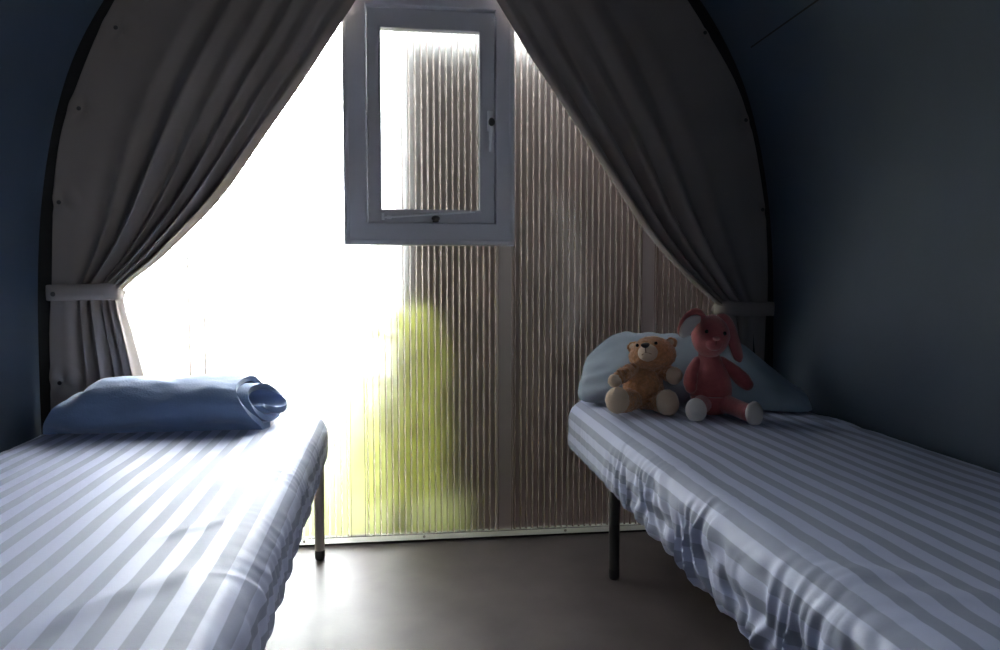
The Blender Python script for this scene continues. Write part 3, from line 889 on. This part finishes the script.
# arms
bm = bmesh.new(); limb(bm, [(1.095, -0.415, 0.765, 0.020), (1.130, -0.435, 0.735, 0.024), (1.158, -0.450, 0.705, 0.027), (1.172, -0.458, 0.688, 0.022)], n=30, seg=28, fur=0.001, fs=120)
put('arm', bm, M_PINK, bun, N0)
bm = bmesh.new(); limb(bm, [(1.010, -0.405, 0.765, 0.020), (0.985, -0.415, 0.730, 0.023), (0.975, -0.425, 0.695, 0.025), (0.975, -0.430, 0.675, 0.02)], n=30, seg=28, fur=0.001, fs=120)
put('arm', bm, M_PINK, bun, N0)
for (hip, knee, foot, toe, rz) in (((1.025, -0.430, 0.622, 0.034), (0.985, -0.480, 0.616, 0.031), (0.962, -0.508, 0.612, 0.031), (0.955, -0.526, 0.612), -12),
                                   ((1.090, -0.440, 0.622, 0.034), (1.108, -0.520, 0.614, 0.030), (1.118, -0.585, 0.610, 0.030), (1.122, -0.612, 0.612), 18)):
    bm = bmesh.new(); limb(bm, [hip, knee, foot], n=30, seg=32, fur=0.001, fs=120)
    for v in bm.verts: v.co.z = max(v.co.z, ZB + 0.002)
    leg = put('leg', bm, M_PINK, bun, N0)
    bm = bmesh.new()
    ell(bm, toe, (0.036, 0.020, 0.042), eul(-10, 14 if rz > 0 else 0, rz), fur=0.001, fs=120, n=40)
    for v in bm.verts: v.co.z = max(v.co.z, ZB + 0.002)
    put('foot', bm, M_WHITEPL, leg, N0)
bun.location = (1.012, -0.560, ZR); bun.scale = (0.955,) * 3

# ------------------------------------------------------------------ pillow on the right bed
def pillow(Wp, Hp, Tp, seed):
    bm = bmesh.new(); N = 64
    top = []; bot = []
    for j in range(N + 1):
        v = -1 + 2 * j / N; rt_, rb_ = [], []
        for i in range(N + 1):
            u = -1 + 2 * i / N
            pull = 1 - 0.07 * (1 - abs(v) ** 2) * abs(u) ** 4
            pull2 = 1 - 0.09 * (1 - abs(u) ** 2) * abs(v) ** 4
            rc = 1 - 0.13 * (abs(u) * abs(v)) ** 3
            x = u * Wp / 2 * pull * rc; y = v * Hp / 2 * pull2 * rc
            h = Tp / 2 * max(0, 1 - abs(u) ** 3.2) ** 0.55 * max(0, 1 - abs(v) ** 2.6) ** 0.6
            q = Vector((x * 7, y * 7, seed)); edge = max(abs(u), abs(v))
            wr = 0.010 * noise.noise(q) + 0.006 * noise.noise(q * 2.7)
            wr += 0.006 * edge ** 3 * math.sin((x if abs(v) > abs(u) else y) * 70 + 3 * noise.noise(q))
            k = 0.25 + min(1, h / 0.03) * 0.75
            rt_.append(bm.verts.new((x, y, h + wr * k)))
            if 0 < i < N and 0 < j < N: rb_.append(bm.verts.new((x, y, -h + wr * 0.6 * k - 0.0004)))
            else: rb_.append(rt_[-1])
        top.append(rt_); bot.append(rb_)
    for j in range(N):
        for i in range(N):
            bm.faces.new((top[j][i], top[j][i + 1], top[j + 1][i + 1], top[j + 1][i]))
            q = [bot[j][i], bot[j + 1][i], bot[j + 1][i + 1], bot[j][i + 1]]
            if len(set(q)) == 4:
                try: bm.faces.new(q)
                except ValueError: pass
    return bm
bm = pillow(0.90, 0.42, 0.17, 5.0)
PC = Vector((1.045, -0.285, ZR + 0.105))
PM = Matrix.Translation(PC) @ eul(0, 3, -21).to_4x4() @ eul(38, 0, 0).to_4x4()
def seat(a, b, k, dst):                           # where a toy's part ends up on the bed
    return tuple(dst[i] + (a[i] - b[i]) * k for i in range(3))
BL, NL = (0.822, -0.452, ZR), (1.012, -0.560, ZR)
DENT = [(seat(c, B0, .955, BL), r) for c, r in (((0.850, -0.300, 0.668), (0.10, 0.085, 0.115)), ((0.880, -0.305, 0.784), (0.105, 0.095, 0.085)), ((0.80, -0.33, 0.725), (0.05, 0.06, 0.05)), ((0.91, -0.33, 0.72), (0.05, 0.06, 0.05)))]
DENT += [(seat(c, N0, .955, NL), r) for c, r in (((1.060, -0.405, 0.68), (0.09, 0.09, 0.14)), ((1.047, -0.42, 0.858), (0.085, 0.085, 0.095)), ((1.14, -0.42, 0.83), (0.06, 0.05, 0.13)))]
for v in bm.verts:
    p = PM @ v.co
    p.z = ZR + (p.z - ZR) * (0.30 + 0.70 * sm(1.47, 1.20, p.x)) * (0.72 + 0.28 * sm(0.62, 0.84, p.x))
    p.z = max(p.z, ZR + 0.004 + 0.004 * noise.noise(p * 8))
    for c, r in DENT:
        rr = ((p.x - c[0]) / r[0]) ** 2 + ((p.z - c[2]) / r[2]) ** 2
        if rr < 1: p.y = max(p.y, c[1] + r[1] * math.sqrt(1 - rr))
    p.y = min(p.y, -0.098 - 0.004 * noise.noise(p * 9)); p.x = min(p.x, 1.44)
    v.co = p - PC
o = obj('pillow', bm, M_PILLOW, loc=PC)
tag(o, 'pale blue pillow propped behind the two plush toys', 'pillow')

# ------------------------------------------------------------------ outdoors, seen blurred through the plastic
M_BOUNCE = mat('pale_bounce', (0.55, 0.53, 0.50), 0.85, 0, 0.2, var=(4, 0.1, 4))
bm = bmesh.new(); box(bm, 1.58, 6.5, -7.0, -0.8, -0.12, -0.06)  # unseen pale slab, added to bounce light through the doorway
struct(obj('bounce_slab', bm, M_BOUNCE, smooth=False), 'pale ground added outside the open doorway to bounce light inside', 'paving')
bm = bmesh.new(); box(bm, -9, 9, 0.07, 16, -0.22, -0.12)
struct(obj('ground', bm, M_GRASS, smooth=False), 'sunlit green lawn outside the translucent end wall', 'lawn')
bm = bmesh.new(); box(bm, -6, -0.55, 0.30, 5.0, -0.1199, -0.11)  # strip of lawn coloured paler to stand for overexposure
struct(obj('path', bm, M_PALE_LAWN, smooth=False), 'lawn outside behind the left bed, paled for overexposure', 'path')
bm = bmesh.new(); box(bm, 0.24, 5.0, 0.08, 1.2, -0.1199, -0.10)
struct(obj('deck', bm, M_WOOD, smooth=False), 'dark board deck outside below the fence', 'deck')
FY = 0.85
fen = thing('wooden_fence', 'dark brown board fence standing outside behind the right half of the end wall', 'fence', (1.35, FY, -0.10))
bm = bmesh.new()
for k in range(19):
    x0 = -1.52 + k * 0.158
    dy = 0.012 * (k % 2)                        # boards lap over one another
    box(bm, x0 - 0.012, x0 + 0.170, -0.012 - dy, 0.012 - dy, 0.0, 2.56, 0.003)
obj('board_panel', bm, M_WOOD, fen, smooth=False)
for k in range(3):
    bm = bmesh.new(); x0 = -1.45 + k * 1.42; box(bm, x0 - 0.045, x0 + 0.045, 0.05, 0.14, 0.0, 2.50, 0.006); obj('post', bm, M_WOOD, fen, smooth=False)
bm = bmesh.new()                                # boards added beside the fence to block light from the right
for k in range(4):
    y0 = -0.64 + k * 0.158; dx = 0.012 * (k % 2)
    box(bm, 0.27 - dx, 0.294 - dx, y0 - 0.012, y0 + 0.168, 0.0, 2.56, 0.003)
obj('light_baffle', bm, M_WOOD, fen, smooth=False)
for z in (0.4, 1.85):
    bm = bmesh.new(); box(bm, -1.52, 1.48, 0.0125, 0.05, z, z + 0.09, 0.004); obj('rail', bm, M_WOOD, fen, smooth=False)

bush = thing('leafy_bush', 'green leafy bush outside, glowing blurred through the plastic left of the fence', 'bush', (-0.09, 0.42, -0.12))
bm = bmesh.new()
for k in range(900):
    z = random.uniform(0.18, 1.06); r = 0.23 * (1 - abs((z - 0.5) / 0.80) ** 2.6) * random.uniform(0.55, 1.05)
    a = random.uniform(0, 2 * PI); c = Vector((r * math.cos(a) * 0.95, r * math.sin(a) * 0.7, z))
    d = Vector((math.cos(a), math.sin(a), random.uniform(-0.3, 0.9))).normalized(); sd = d.cross(Vector((0, 0, 1))).normalized(); up = sd.cross(d)
    l = random.uniform(0.045, 0.075); wd = l * 0.34
    q = [bm.verts.new(p) for p in (c, c + d * l * 0.45 + sd * wd, c + d * l - up * 0.012, c + d * l * 0.45 - sd * wd, c + d * l * 0.5 + up * 0.008)]
    for t in ((0, 1, 4), (1, 2, 4), (2, 3, 4), (3, 0, 4)): bm.faces.new([q[i] for i in t])
obj('foliage', bm, M_LEAF, bush, smooth=False)
bm = bmesh.new()
for k in range(7):
    a = 2 * PI * k / 7
    limb(bm, [(0.02 * math.cos(a), 0.02 * math.sin(a), 0.0, 0.008), (0.06 * math.cos(a), 0.05 * math.sin(a), 0.4, 0.006), (0.10 * math.cos(a), 0.08 * math.sin(a), 0.85, 0.003)], n=10, seg=8)
obj('stem', bm, M_WOOD, bush)
